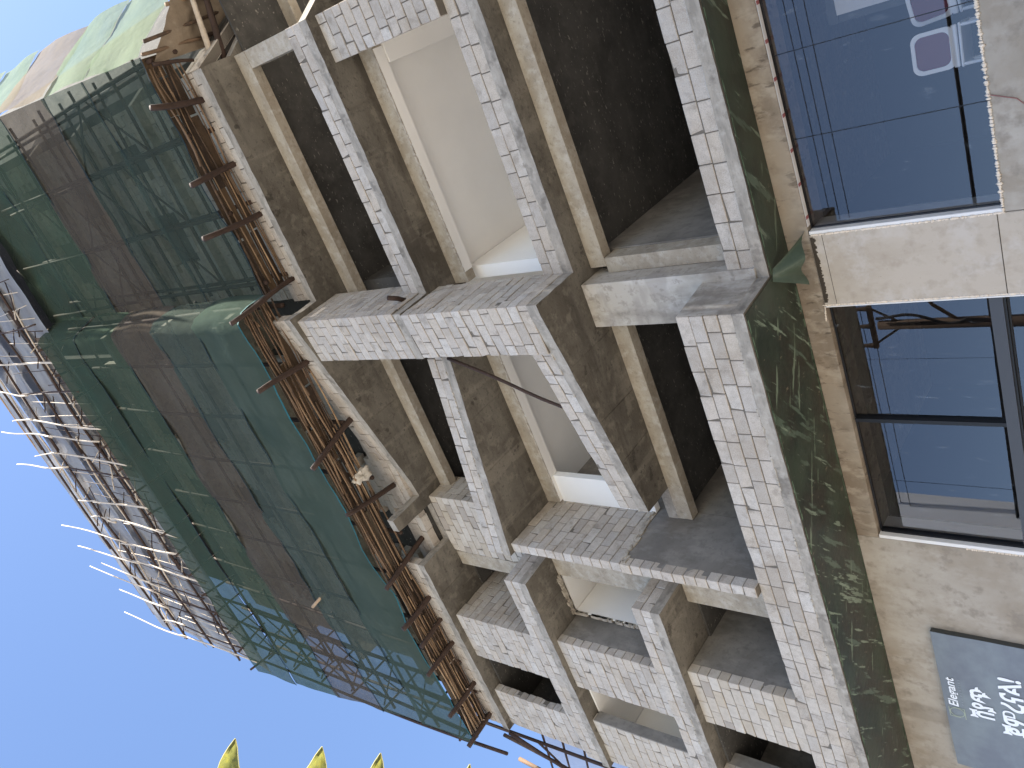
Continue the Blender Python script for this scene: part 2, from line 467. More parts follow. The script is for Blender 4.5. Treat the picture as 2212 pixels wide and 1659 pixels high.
# green film under the first slab, with a pale worn rim, and a loose flap at the jog
fm = part('soffit_film', MB().prism([(-15.55, 8.655), (-4.36, 8.655), (-4.29, 9.56), (2.9, 9.59), (2.9, 10.5), (-4.0, 10.3), (-4.4, 10.20), (-15.55, 10.19)], 6.470, 6.476), M_film, B)
rim = MB()
for (a, b) in (((-15.5, 10.14), (-4.4, 10.16)), ((-4.0, 10.22), (2.8, 10.42)), ((-15.5, 8.665), (-4.4, 8.665)), ((-4.25, 9.57), (2.8, 9.60))):
    n = int(abs(b[0] - a[0]) / .12)
    for i in range(n):
        if R.random() < .3: continue
        x0, x1 = lerp(a[0], b[0], i / n), lerp(a[0], b[0], (i + R.uniform(.8, 1.6)) / n)
        y = lerp(a[1], b[1], i / n)
        w = R.uniform(.006, .026)
        rim.box(x0, x1, y - w * .3, y + w, 6.466, 6.4695)
part('film_rim', rim, M_film_rim, B)['kind'] = 'stuff'
def flapfn(u, v):
    a = Vector((-4.20, 9.62, 6.462)).lerp(Vector((-4.34, 9.52, 6.45)), v)
    b = Vector((-3.92, 10.20, 6.16)).lerp(Vector((-4.62, 9.98, 6.22)), v)
    p = a.lerp(b, u)
    p.z += .05 * math.sin(v * 11) * u - .1 * u * (1 - u)
    p.y += .05 * math.sin(v * 9 + 1) * u - .12 * math.sin(v * math.pi) * u
    return p
part('film_flap', MB().grid(flapfn, 10, 16), M_flap, B, smooth=True)

# ---- blocks: every wall is a mortar core, the blocks stand proud of it
def block_mesh(w, h, t, seed):
    bm = bmesh.new()
    bmesh.ops.create_cube(bm, size=1)
    r = random.Random(seed)
    for v in bm.verts: v.co = Vector((v.co.x * w, v.co.y * t, v.co.z * h))
    bmesh.ops.bevel(bm, geom=bm.edges[:], offset=.007, segments=1, affect='EDGES')
    for v in bm.verts: v.co += Vector((r.uniform(-1, 1), r.uniform(-1, 1), r.uniform(-1, 1))) * .0008
    if seed % 3 == 0:                                    # a chipped corner
        c = Vector((r.choice((-w, w)) / 2, r.choice((-t, t)) / 2, r.choice((-h, h)) / 2))
        for v in bm.verts:
            if (v.co - c).length < .03: v.co -= c * r.uniform(.08, .16)
    me = bpy.data.meshes.new('block')
    bm.to_mesh(me)
    bm.free()
    return me
BLOCKS = [block_mesh(.39, .197, .2, s) for s in range(10)]
HALVES = [block_mesh(.19, .197, .2, 50 + s) for s in range(6)]
SPECS = []      # (wall object, centre, length, height, thickness, angle, warm)

def block_wall(name, p0, p1, z0, n, inn=None, th=.2, warm=False, bond=.5, start=0.0, top_cut=None, ragged=(0, 0), hgt=H, core=True, matname=None):
    """p0 -> p1 in plan along the outer face, inn = unit vector towards the wall's inside"""
    p0, p1 = Vector(p0), Vector(p1)
    d = (p1 - p0)
    L = d.length
    d.normalize()
    nr = Vector((-d.y, d.x))
    if inn is None: inn = nr if nr.y > 0 else -nr
    else:
        inn = Vector(inn)
        inn = nr if nr.dot(inn) > 0 else -nr
    ang = math.atan2(d.y, d.x)
    mcore = MB()
    i0 = .016
    a, b = p0 + inn * i0 + d * .012, p1 + inn * i0 - d * .012
    mcore.prism([tuple(a), tuple(b), tuple(b + inn * (th - 2 * i0)), tuple(a + inn * (th - 2 * i0))], z0, z0 + n * hgt - .012)
    w = part(name, mcore, M_mortar, B)
    for k in range(n):
        zc = z0 + (k + .5) * hgt
        s = -(.4 * bond if (k + round(start)) % 2 else 0) - R.uniform(0, .03)
        while s < L - .02:
            ln = .39
            if R.random() < .07: ln = R.choice((.19, .27, .33))
            a0, b0 = max(0, s), min(L, s + ln)
            if L - b0 < .075: b0, ln = L, L - s
            if b0 - a0 > .045:
                cpos = p0 + d * ((a0 + b0) / 2) + inn * (th / 2)
                SPECS.append((w, Vector((cpos.x, cpos.y, zc)), b0 - a0, hgt - .014, th, ang, inn, warm))
            s += ln + .014
    return w

# first floor
block_wall('parapet', (-4.24, 9.54), (1.2, 9.57), L1, 2)
block_wall('parapet', (-15.5, 8.63), (-4.34, 8.63), L1, 4)
block_wall('pier_wall', (-13.02, 8.64), (-11.66, 8.64), L1 + 4 * H, 10, warm=True)
block_wall('pier_wall', (-15.5, 8.64), (-14.35, 8.64), L1 + 4 * H, 10)
# second floor
block_wall('parapet', (-3.86, 9.45), (.9, 9.50), L2, 2)
block_wall('parapet', (-8.34, 9.18), (-4.72, 8.53), L2, 2)
block_wall('parapet', (-15.5, 8.46), (-10.10, 8.49), L2, 2)
block_wall('parapet_return', (-10.10, 8.69), (-10.08, 9.32), L2, 2, inn=(-1, 0))
block_wall('corner_bay_wall', (-4.77, 8.48), (-3.88, 8.40), L2, 14)
block_wall('corner_bay_return', (-3.87, 8.60), (-3.85, 9.47), L2, 14, inn=(-1, 0))
block_wall('bay_wall', (.2, 9.34), (.94, 9.34), L2 + 2 * H, 12)
block_wall('pier_wall', (-13.08, 8.56), (-11.72, 8.56), L2 + 2 * H, 12)
block_wall('pier_wall', (-15.5, 8.56), (-14.12, 8.56), L2 + 2 * H, 12, warm=True)
# third floor
block_wall('parapet', (-3.82, 9.15), (.94, 9.15), L3, 2)
block_wall('parapet', (-9.26, 8.41), (-4.80, 9.06), L3, 2)
block_wall('parapet', (-15.5, 8.45), (-10.05, 8.44), L3, 2)
block_wall('parapet_return', (-10.05, 8.64), (-9.99, 9.3), L3, 2, inn=(-1, 0))
block_wall('corner_bay_wall', (-4.78, 8.47), (-3.83, 8.38), L3, 14)
block_wall('corner_bay_return', (-3.82, 8.58), (-3.78, 9.5), L3, 14, inn=(-1, 0))
block_wall('recess_wall', (-10.45, 9.32), (-8.87, 9.34), L3, 14, warm=True)
block_wall('recess_wall_return', (-8.87, 9.54), (-8.85, 10.1), L3, 14, inn=(-1, 0), warm=True)
block_wall('pier_wall', (-13.12, 8.56), (-11.78, 8.56), L3 + 2 * H, 12)
block_wall('pier_return', (-11.78, 8.76), (-11.78, 10.6), L3, 14, inn=(-1, 0), warm=False)
block_wall('pier_wall', (-15.5, 8.56), (-14.29, 8.56), L3 + 2 * H, 12)
block_wall('window_sill_course', (-14.29, 8.56), (-13.12, 8.56), L3 + 2 * H, 1)
# return wall between the two balconies: block work above, cement render below
block_wall('cross_wall', (-9.05, 8.52), (-9.05, 10.1), 10.05, 12, inn=(-1, 0), hgt=.2167)
block_wall('cross_wall_end', (-9.25, 8.51), (-9.05, 8.51), L1 + 4 * H, 12, hgt=.214, bond=0)
# fourth floor parapets, half hidden by the platform
block_wall('parapet', (-3.66, 9.04), (1.0, 9.04), L4, 3)
block_wall('parapet_return', (1.03, 9.1), (2.2, 11.3), L4, 3, inn=(-1, 0))
block_wall('parapet', (-8.22, 9.09), (-4.78, 8.45), L4, 3)
block_wall('corner_bay_wall', (-4.76, 8.45), (-3.74, 8.28), L4, 3)
block_wall('parapet', (-15.5, 8.43), (-10.16, 8.41), L4, 3)

# rank the blocks by the area they show and build the largest 300 singly
def shown(s):
    w, c, ln, h, t, ang, inn, warm = s
    d = Vector((math.cos(ang), math.sin(ang), 0))
    n3 = Vector((inn.x, inn.y, 0))
    tot = 0
    for side in (0, 1):
        o = c - n3 * (t / 2)
        if side: o = c + d * (ln / 2)
        e = d * (ln / 2) if not side else n3 * (t / 2)
        q = [to_px(o - e - Vector((0, 0, h / 2))), to_px(o + e - Vector((0, 0, h / 2))), to_px(o + e + Vector((0, 0, h / 2)))]
        if None in q: return 0
        if any(p[0] < -60 or p[0] > 2272 or p[1] < -60 or p[1] > 1719 for p in q): return 0
        if not side: tot += abs((q[1][0] - q[0][0]) * (q[2][1] - q[0][1]) - (q[1][1] - q[0][1]) * (q[2][0] - q[0][0]))
    return tot
SPECS.sort(key=shown, reverse=True)
def warmmat(s): return s[7]
rest = {False: MB(), True: MB()}
protos = {}
for i, s in enumerate(SPECS):
    w, c, ln, h, t, ang, inn, warm = s
    base = (HALVES if ln < .27 else BLOCKS)
    k = R.randrange(len(base))
    me = base[k]
    sx = ln / (.19 if ln < .27 else .39)
    push = R.uniform(-.006, .006)
    loc = c + Vector((-inn.x, -inn.y, 0)) * push + Vector((0, 0, R.uniform(-.0025, .0025)))
    rot = Matrix.Rotation(ang + R.uniform(-.007, .007), 4, 'Z')
    if R.random() < .5: rot = rot @ Matrix.Rotation(math.pi, 4, 'Z')
    mw = Matrix.Translation(loc) @ rot @ Matrix.Diagonal((sx, t / .2, h / .197, 1))
    if i < 300:
        key = (me.name, warm)
        if key not in protos:
            pm = me.copy()
            pm.materials.append(M_block_warm if warm else M_block)
            protos[key] = pm
        o = bpy.data.objects.new('block', protos[key])
        C.objects.link(o)
        o.parent = w
        o.matrix_local = mw
    else:
        rest[warm].add([mw @ v.co for v in me.vertices], [tuple(f.vertices) for f in me.polygons], R.random() * .98 + .01)
for warm in (False, True):
    if rest[warm].v:
        o = part('blockwork', rest[warm], M_block_warm if warm else M_block, B)
        o['kind'] = 'stuff'

# ---- beams, columns, renders and rooms behind the parapets
def rough_box(x0, x1, y0, y1, z0, z1, mat, name, **k): return BX(x0, x1, y0, y1, z0, z1, mat, name, **k)
for (z0, z1, y) in ((9.24, 9.545, 9.87), (12.30, 12.645, 9.87), (15.40, 15.745, 9.77)):
    mm = M_beam
    BX(-4.0, 1.0, y, y + .22, z0, z1, mm, 'beam')
    BX(-9.04, -4.87, y, y + .22, z0, z1, mm, 'beam')
BX(1.06, 3.2, 11.2, 11.4, 15.4, 15.745, M_beam, 'beam')
# corner column and pilaster of the first floor
BX(-4.865, -4.115, 9.50, 10.1, L1, 9.545, M_column, 'column')
BX(-4.11, -3.86, 9.872, 10.2, L1, 9.238, M_beam, 'pilaster')
P([(-4.335, 8.64), (-4.25, 9.53), (-4.25, 9.9), (-4.6, 9.9), (-4.6, 8.84), (-4.335, 8.84)], L1, L1 + 4 * H - .01, M_column, 'plastered_return')
BX(.68, 1.0, 9.772, 10.2, L3, 15.39, M_beam, 'pilaster')
# facade strips on the left bays
for (z0, z1) in ((L1 + .01, 9.545), (L2 + .002, 12.645)):
    BX(-10.57, -9.26, 9.33, 9.55, z0, z1, M_beam, 'column')
BX(-10.9, -10.5, 9.36, 9.6, L3, 15.745, M_beam, 'column')
BX(-9.25, -9.055, 8.56, 10.1, L1 + .84, 10.04, M_grey, 'rendered_wall')
BX(-9.25, -9.2, 8.6, 10.1, 10.05, 12.645, M_grey, 'rendered_wall')
for (z0, z1, xr, mt) in ((L1 + .01, 9.545, -11.665, M_grey), (L2 + .002, 12.645, -11.725, M_grey)):
    BX(-12.95, xr, 8.765, 11.8, z0, z1, mt, 'rendered_wall')
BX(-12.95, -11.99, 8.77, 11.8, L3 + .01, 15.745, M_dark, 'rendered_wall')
for (z0, z1, xj, mt) in ((L1 + 4 * H, 9.545, -14.345, M_grey),):
    BX(-15.45, xj, 8.765, 9.05, z0, z1, mt, 'rendered_wall')
BX(-14.13, -14.095, 8.545, 8.80, L2 + 2 * H, 12.60, M_grey, 'window_reveal')
# rooms: ceilings, back walls and cross walls
def room(x0, x1, y0, yb, zf, zc, mw, mc, name='room'):
    # plastered rooms: unseen opening added above a low back wall to let daylight in
    BX(x0, x1, yb, yb + .1, zf + .01, zf + .9 if mw is M_white else zc + .04, mw, name + '_back_wall', bevel=0)
    BX(x0, x1, y0, yb - .003, zc, zc + .05, mc, name + '_ceiling', bevel=0)
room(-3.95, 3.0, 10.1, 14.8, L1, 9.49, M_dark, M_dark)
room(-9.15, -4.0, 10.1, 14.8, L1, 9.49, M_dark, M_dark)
room(-3.95, 3.0, 10.1, 14.8, L2, 12.58, M_white, M_white)
room(-9.15, -4.0, 10.1, 14.8, L2, 12.58, M_white, M_white)
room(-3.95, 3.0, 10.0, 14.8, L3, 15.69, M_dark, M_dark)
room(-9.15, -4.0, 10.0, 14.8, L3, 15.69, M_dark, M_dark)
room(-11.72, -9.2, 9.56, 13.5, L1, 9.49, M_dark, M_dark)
room(-11.72, -9.2, 9.40, 13.0, L2, 12.61, M_white, M_white)
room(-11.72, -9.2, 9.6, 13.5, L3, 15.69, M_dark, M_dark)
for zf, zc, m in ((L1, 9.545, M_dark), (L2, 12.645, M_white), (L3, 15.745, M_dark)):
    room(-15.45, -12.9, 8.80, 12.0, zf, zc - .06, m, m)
for (z0, z1, m) in ((L1, 9.48, M_grey), (L2, 12.57, M_white), (L3, 15.68, M_dark)):
    BX(-4.08, -3.84, 10.21, 14.79, z0 + .01, z1, m, 'partition_wall', bevel=0)
    BX(-9.24, -9.06, 10.11, 14.79, z0 + .01, z1, M_grey if m is M_white else m, 'partition_wall', bevel=0)
    BX(-15.5, -15.38, 8.77, 12.0, z0 + .01, z1, m, 'partition_wall', bevel=0)
# white paint in the second floor openings: beam soffits and a cross beam, cream niche
BX(-3.8, .18, 9.875, 10.088, 12.287, 12.297, M_white, 'painted_soffit', bevel=0)
BX(-9.0, -4.9, 9.875, 10.088, 12.287, 12.297, M_white, 'painted_soffit', bevel=0)
BX(-.1, .35, 10.1, 14.7, 12.26, 12.575, M_white, 'painted_beam')
BX(-11.62, -11.60, 9.34, 12.9, L2 + .01, 12.6, M_white, 'painted_wall', bevel=0)
BX(-11.595, -9.4, 10.6, 10.8, 12.15, 12.60, M_white, 'painted_beam')
BX(-10.5, -10.3, 9.56, 10.6, 12.2, 12.60, M_white, 'painted_beam')
BX(-9.05, -8.4, 9.95, 10.1, L2 + .3, 12.29, M_white, 'painted_wall')
BX(-10.56, -9.4, 9.7, 9.95, 9.1, 9.48, M_beam, 'beam')
# crumbling plaster edges along the painted soffits
cr = MB()
for (x0, x1, y, z) in ((-3.78, .15, 9.862, 12.30), (-8.95, -4.9, 9.862, 12.30)):
    x = x0
    while x < x1:
        w = R.uniform(.03, .14)
        cr.box(x, x + w, y - R.uniform(.002, .018), y + .012, z - .012, z + R.uniform(.004, .04))
        x += w * R.uniform(.8, 1.5)
for i in range(70):
    t = R.random()
    x = lerp(-11.6, -10.6, t)
    s = R.uniform(.012, .045)
    cr.box(x - s, x + s, 9.32 - R.uniform(0, .09), 9.34, 12.645 - s * R.uniform(.4, 1.2), 12.66)
    z = lerp(10.2, 12.6, R.random())
    cr.box(-11.66, -11.59, 9.33 - s * .8, 9.36, z - s, z + s)
part('plaster_crumbs', cr, M_rough, B)['kind'] = 'stuff'
# cement smears and mortar squeezed out of the joints
sm = MB()
for i in range(46):
    y, z = R.uniform(8.6, 10), R.uniform(10.02, 10.12)
    s = R.uniform(.02, .06)
    sm.box(-9.06, -9.05 + R.uniform(.006, .03), y - s, y + s, z - s * .6 - .1 * (9.3 - y), z + s * .6 - .1 * (9.3 - y))
for (a, b, z) in (((-3.8, 9.448), (.9, 9.498), L2), ((-8.3, 9.17), (-4.75, 8.52), L2), ((-9.2, 8.41), (-4.9, 9.04), L3), ((-15.4, 8.62), (-4.4, 8.62), L1), ((-15.4, 8.45), (-10.2, 8.48), L2), ((-15.4, 8.44), (-10.2, 8.43), L3)):
    n = int((Vector(b) - Vector(a)).length / .1)
    for i in range(n):
        if R.random() < .45: continue
        p = Vector(a).lerp(Vector(b), i / n)
        s = R.uniform(.015, .06)
        sm.box(p.x - s, p.x + s, p.y - .004, p.y + .04, z - .01, z + R.uniform(.006, .03))
part('mortar_smears', sm, M_rough, B)['kind'] = 'stuff'

# ---- ground floor: lintel, pillars, shop windows, left wall
YG = 10.2
GL = 10.33
BX(-9.2, 3.0, YG, YG + .6, 6.14, 6.472, M_lintel, 'lintel')
BX(-5.075, -4.02, YG - .012, YG + .6, 1.0, 6.135, M_pillar, 'pillar')
BX(-16, -9.2, YG - .004, YG + .5, 0, 6.472, M_wall, 'ground_floor_wall')
BX(-4.015, 3.0, YG, YG + .5, 0, 3.86, M_wall, 'ground_floor_wall')
BX(-9.195, -4.02, YG, YG + .5, 0, .99, M_wall, 'ground_floor_wall')
# reveals, added reflection strips and sealing foam round the windows
BX(-4.015, -3.965, YG - .004, GL + .05, 3.865, 6.13, M_whiteframe, 'window_reveal')
BX(-5.10, -5.078, YG - .01, GL + .05, 1.0, 6.13, M_whiteframe, 'window_reveal')
BX(-9.197, -9.13, YG - .004, GL + .05, 1.0, 6.13, M_whiteframe, 'window_reveal')
BX(-4.015, -3.968, GL + .06, GL + .36, 3.865, 6.13, M_whiteframe, 'window_reveal')  # white strip added behind the glass, stands in for the reflected reveal
BX(-9.197, -9.14, GL + .06, GL + .36, 1.0, 6.13, M_whiteframe, 'window_reveal')  # same added strip, imitates the pale reflection at this end
def foam(pts, axis, amt=.022):
    s = MB()
    for a, b in pts:
        a, b = Vector(a), Vector(b)
        L = (b - a).length
        t = 0
        while t < L:
            r = R.uniform(.35, 1) * amt
            p = a.lerp(b, t / L)
            bm = bmesh.new()
            bmesh.ops.create_icosphere(bm, subdivisions=1, radius=r)
            st = R.uniform(1, 2.0)
            vs = []
            for v in bm.verts:
                q = v.co * R.uniform(.8, 1.15)
                q[axis] *= st
                q.y *= .5
                vs.append(p + q)
            s.add(vs, [tuple(x.index for x in f.verts) for f in bm.faces])
            bm.free()
            t += r * R.uniform(.9, 2.0)
    o = part('foam_sealant', s, M_foam, B, smooth=True)
    o['kind'] = 'stuff'
    return o
foam([((-4.02, YG - .008, 3.86), (-4.02, YG - .008, 6.1)), ((-4.0, YG - .006, 3.862), (1.0, YG - .004, 3.862)), ((-5.06, YG - .012, 1.0), (-5.06, YG - .012, 6.16))], 2)
foam([((-5.3, YG - .004, 6.17), (-5.08, YG - .006, 6.14)), ((-9.2, YG - .006, 3.0), (-9.2, YG - .006, 4.9))], 0, .016)
gr = MB()
for i in range(60):                       # black drip line at the head of the pillar
    x = lerp(-5.02, -4.05, i / 60)
    gr.box(x, x + .02, YG - .016, YG, 6.09 - R.uniform(0, .035), 6.128)
part('grime_line', gr, M_dirt, B)['kind'] = 'stuff'
BX(-5.07, -4.03, YG - .0145, YG - .011, 5.962, 5.968, M_dirt, 'pour_joint', bevel=0)
BX(-5.07, -4.03, YG - .0145, YG - .011, 3.92, 3.93, M_dirt, 'pour_joint', bevel=0)

def window(name, xs, z0, z1, fw, joints):
    """xs: pane edges; joints: thin joint width"""
    f = MB()
    f.box(xs[0], xs[-1], GL - .02, GL + .04, z1 - fw, z1)
    fr = part(name, f, M_black, B)
    for a, b in zip(xs[:-1], xs[1:]):
        tilt = R.uniform(-.0025, .0025)
        s = MB()
        x0, x1 = a + joints / 2, b - joints / 2
        s.add([(x0, GL, z0), (x1, GL + tilt, z0), (x1, GL + tilt + .002, z1 - fw), (x0, GL + .002, z1 - fw)], [(0, 1, 2, 3)])
        part('pane', s, M_glass, fr)
    return fr
w1 = window('shop_window', [-3.965, -2.75, -1.68, -.6, .5, 1.6], 3.865, 6.13, .012, .009)
jm = MB()
for x in (-2.75, -1.68, -.6, .5): part('joint', MB().box(x - .0045, x + .0045, GL - .004, GL + .008, 3.88, 6.115), M_black, w1)
s = MB()
s.box(-3.965, 1.6, GL - .03, GL + .03, 3.862, 3.876)
s.box(-3.967, -3.955, GL - .03, GL + .03, 3.87, 6.12)
part('frame', s, M_frame, w1)
# printed edging tape round the first window: pale strip with red dashes
tape = MB().box(-3.9, 1.5, YG + .004, YG + .09, 6.126, 6.131)
part('edging_tape', tape, M_whiteframe, w1)
dash = MB()
for i in range(46):
    x = -3.8 + i * .115
    if i % 4 == 0: dash.box(x, x + .045, YG + .002, YG + .09, 6.1235, 6.1255)
M_red = material('red print', (.36, .12, .12), .7)
part('red_dash', dash, M_red, w1)['kind'] = 'stuff'
w2 = window('shop_window', [-9.13, -8.13, -7.03], 4.15, 6.13, .02, .006)
w3 = window('shop_window', [-6.99, -6.02, -5.10], 4.15, 6.13, .02, .006)
w4 = window('shop_window', [-9.13, -7.0, -5.10], 1.0, 3.97, .02, .006)
part('mullion', MB().box(-7.04, -6.98, GL - .075, GL + .05, 4.15, 6.11), M_black, w2)
part('transom', MB().box(-9.13, -5.10, GL - .085, GL + .05, 4.0, 4.15), M_frame, w4)
part('transom_seal', MB().box(-9.13, -5.10, GL - .06, GL + .05, 3.972, 3.998), M_black, w4)
part('frame', MB().box(-9.13, -9.10, GL - .05, GL + .05, 4.15, 6.11), M_black, w2)
part('frame', MB().box(-5.13, -5.10, GL - .05, GL + .05, 4.15, 6.11), M_black, w3)

# shop behind the glass
part('shop_back_wall', MB().box(-9.3, 3.1, 14.8, 14.95, 0, 6.47).box(3.0, 3.1, 10.2, 14.79, 0, 6.47).box(-9.3, -9.21, 10.7, 14.79, 0, 6.46).box(-9.2, -4.02, 10.85, 10.9, 0, .98), M_shop, B)
part('shop_floor', MB().box(-9.2, 3, 10.71, 14.79, 3.5, 3.7), M_shop, B)
part('shop_partition', MB().box(-4.6, -4.5, 10.61, 14.79, 3.71, 6.46), M_shop, B)

# ---- upper storeys behind the nets
up = MB()
for k in range(4):
    z0 = L4 + 3.1 * k
    if k: part('slab', MB().prism([(-15.4, 8.7), (-4.9, 8.7), (-4.7, 8.3), (-3.8, 8.3), (-3.7, 9.1), (1.0, 9.1), (2.6, 12), (2.6, 15), (-15.4, 15)], z0 - .2, z0), M_edge, B)
part('upper_storey_core', MB().prism([(-14.6, 9.25), (-4.9, 9.25), (-4.9, 9.55), (1.25, 9.55), (2.9, 12.2), (2.4, 15), (-14.6, 15)], L4 + .05, L4 + 20), M_dark, B)
r2 = random.Random(5)
for k in range(4):
    z0 = L4 + 3.1 * k
    for (x0, x1, y, holes) in ((-3.7, 1.0, 9.3, ((-2.6, -1.2, 4, 10), (-.4, .5, 4, 10)) if k % 2 else ((-1.0, .3, 5, 11),)),
                               (-14.9, -5.0, 9.0, ((-13.6, -12.2, 4, 11), (-10.6, -9.2, 3, 12), (-7.8, -6.6, 4, 11)))):
        for c in range(14):
            x = x0 - (.2 if c % 2 else 0)
            while x < x1:
                xa, xb = max(x, x0), min(x + .39, x1)
                if xb - xa > .05 and not any(h[0] < (xa + xb) / 2 < h[1] and h[2] <= c < h[3] for h in holes):
                    yy = y + r2.uniform(-.01, .01)
                    n0 = len(up.f)
                    up.box(xa, xb, yy, yy + .2, z0 + c * H, z0 + c * H + .196)
                    up.t[n0:] = [r2.random() * .98 + .01] * (len(up.f) - n0)
                x += .402
o = part('upper_blockwork', up, M_block, B)
o['kind'] = 'stuff'

# ---------------------------------------------------------------- scaffold
SF = empty('pole_scaffold', (-6, 7.9, 16.3), 'scaffold of rough eucalyptus poles and boards wrapped round the upper storeys', 'scaffold')
def stick(a, b, r, name='pole', mat=None, bend=.02, taper=.8, n=6, seg=7, parent=SF):
    a, b = Vector(a), Vector(b)
    off = Vector((R.uniform(-1, 1), R.uniform(-1, 1), R.uniform(-1, 1))) * bend
    off2 = Vector((R.uniform(-1, 1), R.uniform(-1, 1), R.uniform(-1, 1))) * bend * .5
    pts = [a.lerp(b, t / seg) + off * math.sin(math.pi * t / seg) + off2 * math.sin(2 * math.pi * t / seg) for t in range(seg + 1)]
    rads = [r * lerp(1, taper, t / seg) * R.uniform(.93, 1.07) for t in range(seg + 1)]
    return part(name, MB().tube(pts, rads, n), mat or M_pole, parent, smooth=True)

PUT = [((.70, 8.02), (.48, 9.3)), ((-.75, 8.0), (-.72, 9.3)), ((-1.68, 7.70), (-1.75, 9.3)), ((-3.29, 7.36), (-3.16, 9.25)), ((-4.70, 7.17), (-4.77, 8.65)), ((-6.73, 7.38), (-6.35, 8.95)),
       ((-8.08, 7.56), (-8.31, 8.95)), ((-10.17, 7.53), (-9.81, 9.5)), ((-11.29, 7.42), (-11.17, 8.6)), ((-12.03, 7.6), (-11.9, 8.6)), ((-12.76, 7.4), (-12.68, 8.6)), ((-14.13, 7.38), (-14.04, 8.6)), ((-15.27, 7.44), (-15.15, 8.6))]
for a, b in PUT: stick((*a, 16.21), (*b, 16.22), R.uniform(.052, .066), 'putlog_pole', bend=.03, taper=1.12)
# boards of the platform, seen from below
def board(x0, x1, y0, y1, z, rz=0):
    c = Vector(((x0 + x1) / 2, (y0 + y1) / 2, z))
    hx, hy = (x1 - x0) / 2, (y1 - y0) / 2
    tl = R.uniform(-.02, .02)
    vs = []
    for dz in (0, .028):
        for (sx, sy) in ((-1, -1), (1, -1), (1, 1), (-1, 1)):
            p = Matrix.Rotation(rz, 2) @ Vector((sx * hx, sy * hy))
            vs.append((c.x + p.x, c.y + p.y, z + dz + tl * sx * .3 + R.uniform(-.006, .006)))
    return part('board', MB().add(vs, [(3, 2, 1, 0), (4, 5, 6, 7), (0, 1, 5, 4), (1, 2, 6, 5), (2, 3, 7, 6), (3, 0, 4, 7)]), M_board, SF)
for (xa, xb, ya, yb) in ((-3.2, 1.5, 8.40, 8.95), (-15.5, -3.25, 7.76, 8.40)):
    k = 0
    rows = max(2, round((yb - ya) / .21))
    for j in range(rows):
        x = xa - R.uniform(0, .8)
        while x < xb:
            L = R.uniform(1.1, 2.6)
            if not (R.random() < .06):
                board(max(x, xa), min(x + L, xb), ya + (yb - ya) * j / rows + .006, ya + (yb - ya) * (j + 1) / rows - R.uniform(.004, .02), 16.41 + .032 * R.random() + .015 * (j % 2), R.uniform(-.01, .01))
            x += L + R.uniform(.0, .06)
# sticks laid along under the boards
def along(xa, xb, ys, gapx):
    for y in ys:
        x = xa + R.uniform(-.6, .3)
        while x < xb:
            L = R.uniform(2.2, 4.6)
            y0, y1 = y + R.uniform(-.035, .035), y + R.uniform(-.035, .035)
            if R.random() > .08:
                stick((max(x, xa), y0, 16.325 + R.uniform(-.02, .02)), (min(x + L, xb), y1, 16.325 + R.uniform(-.02, .02)), R.uniform(.014, .03), 'stick', M_stick, bend=.05, taper=.7, n=5, seg=6)
            x += L * R.uniform(.75, 1.0)
along(-3.2, 1.3, [8.42, 8.5, 8.6, 8.74, 8.83, 8.92, 9.0], 0)
along(-15.4, -3.3, [7.76, 7.81, 7.86, 7.91, 7.96, 8.01, 8.06, 8.12, 8.18, 8.25, 8.32, 8.4, 8.46], 0)
# standards, ledgers and braces behind the nets
r3 = R
def bay(xs, yo, yi, z0, z1, dense=True):
    for x in xs:
        for y in ((yo, yi) if dense else (yi,)):
            stick((x + R.uniform(-.05, .05), y, z0), (x + R.uniform(-.12, .12), y + R.uniform(-.03, .03), z1 + R.uniform(0, .5)), R.uniform(.042, .055), 'standard_pole', bend=.05)
    z = z0 + 1.6
    while z < z1:
        if dense: stick((xs[0] - .3, yo, z), (xs[-1] + .3, yo, z + R.uniform(-.1, .1)), .04, 'ledger_pole', bend=.04, seg=9)
        stick((xs[0] - .3, yi, z), (xs[-1] + .3, yi, z + R.uniform(-.1, .1)), .04, 'ledger_pole', bend=.04, seg=9)
        for a, b in zip(xs[:-1], xs[1:]):
            if not dense: continue
            if R.random() < .8: stick((a, yo, z), (b, yo, z + 1.5), .026, 'brace_pole', bend=.04, seg=5)
            if R.random() < .5: stick((b, yo + .02, z), (a, yo + .02, z + 1.5), .026, 'brace_pole', bend=.04, seg=5)
        z += 1.85
bay([-15.4, -14.4, -13.4], 7.84, 8.45, 16.3, 27.6)
bay([-12.4, -10.9, -9.4, -7.9, -6.4, -4.9, -3.5], 7.84, 8.6, 16.3, 27.6, False)
bay([-3.0, -1.5, 0, 1.4], 8.52, 9.05, 16.3, 27.8)
# left end of the scaffold, open lattice
for y in (7.9, 8.6, 9.4):
    stick((-15.75, y, 9.0 if y > 8 else 15.5), (-16.3 - .05 * y * .2, y, 27.5), .05, 'standard_pole', bend=.06)
z = 17.2
while z < 27.5:
    stick((-15.9, 7.8, z), (-16.0, 10.8, z + .1), .035, 'ledger_pole')
    stick((-15.8, 7.85, z), (-16.1, 9.4, z + 1.4), .026, 'brace_pole')
    z += 1.55
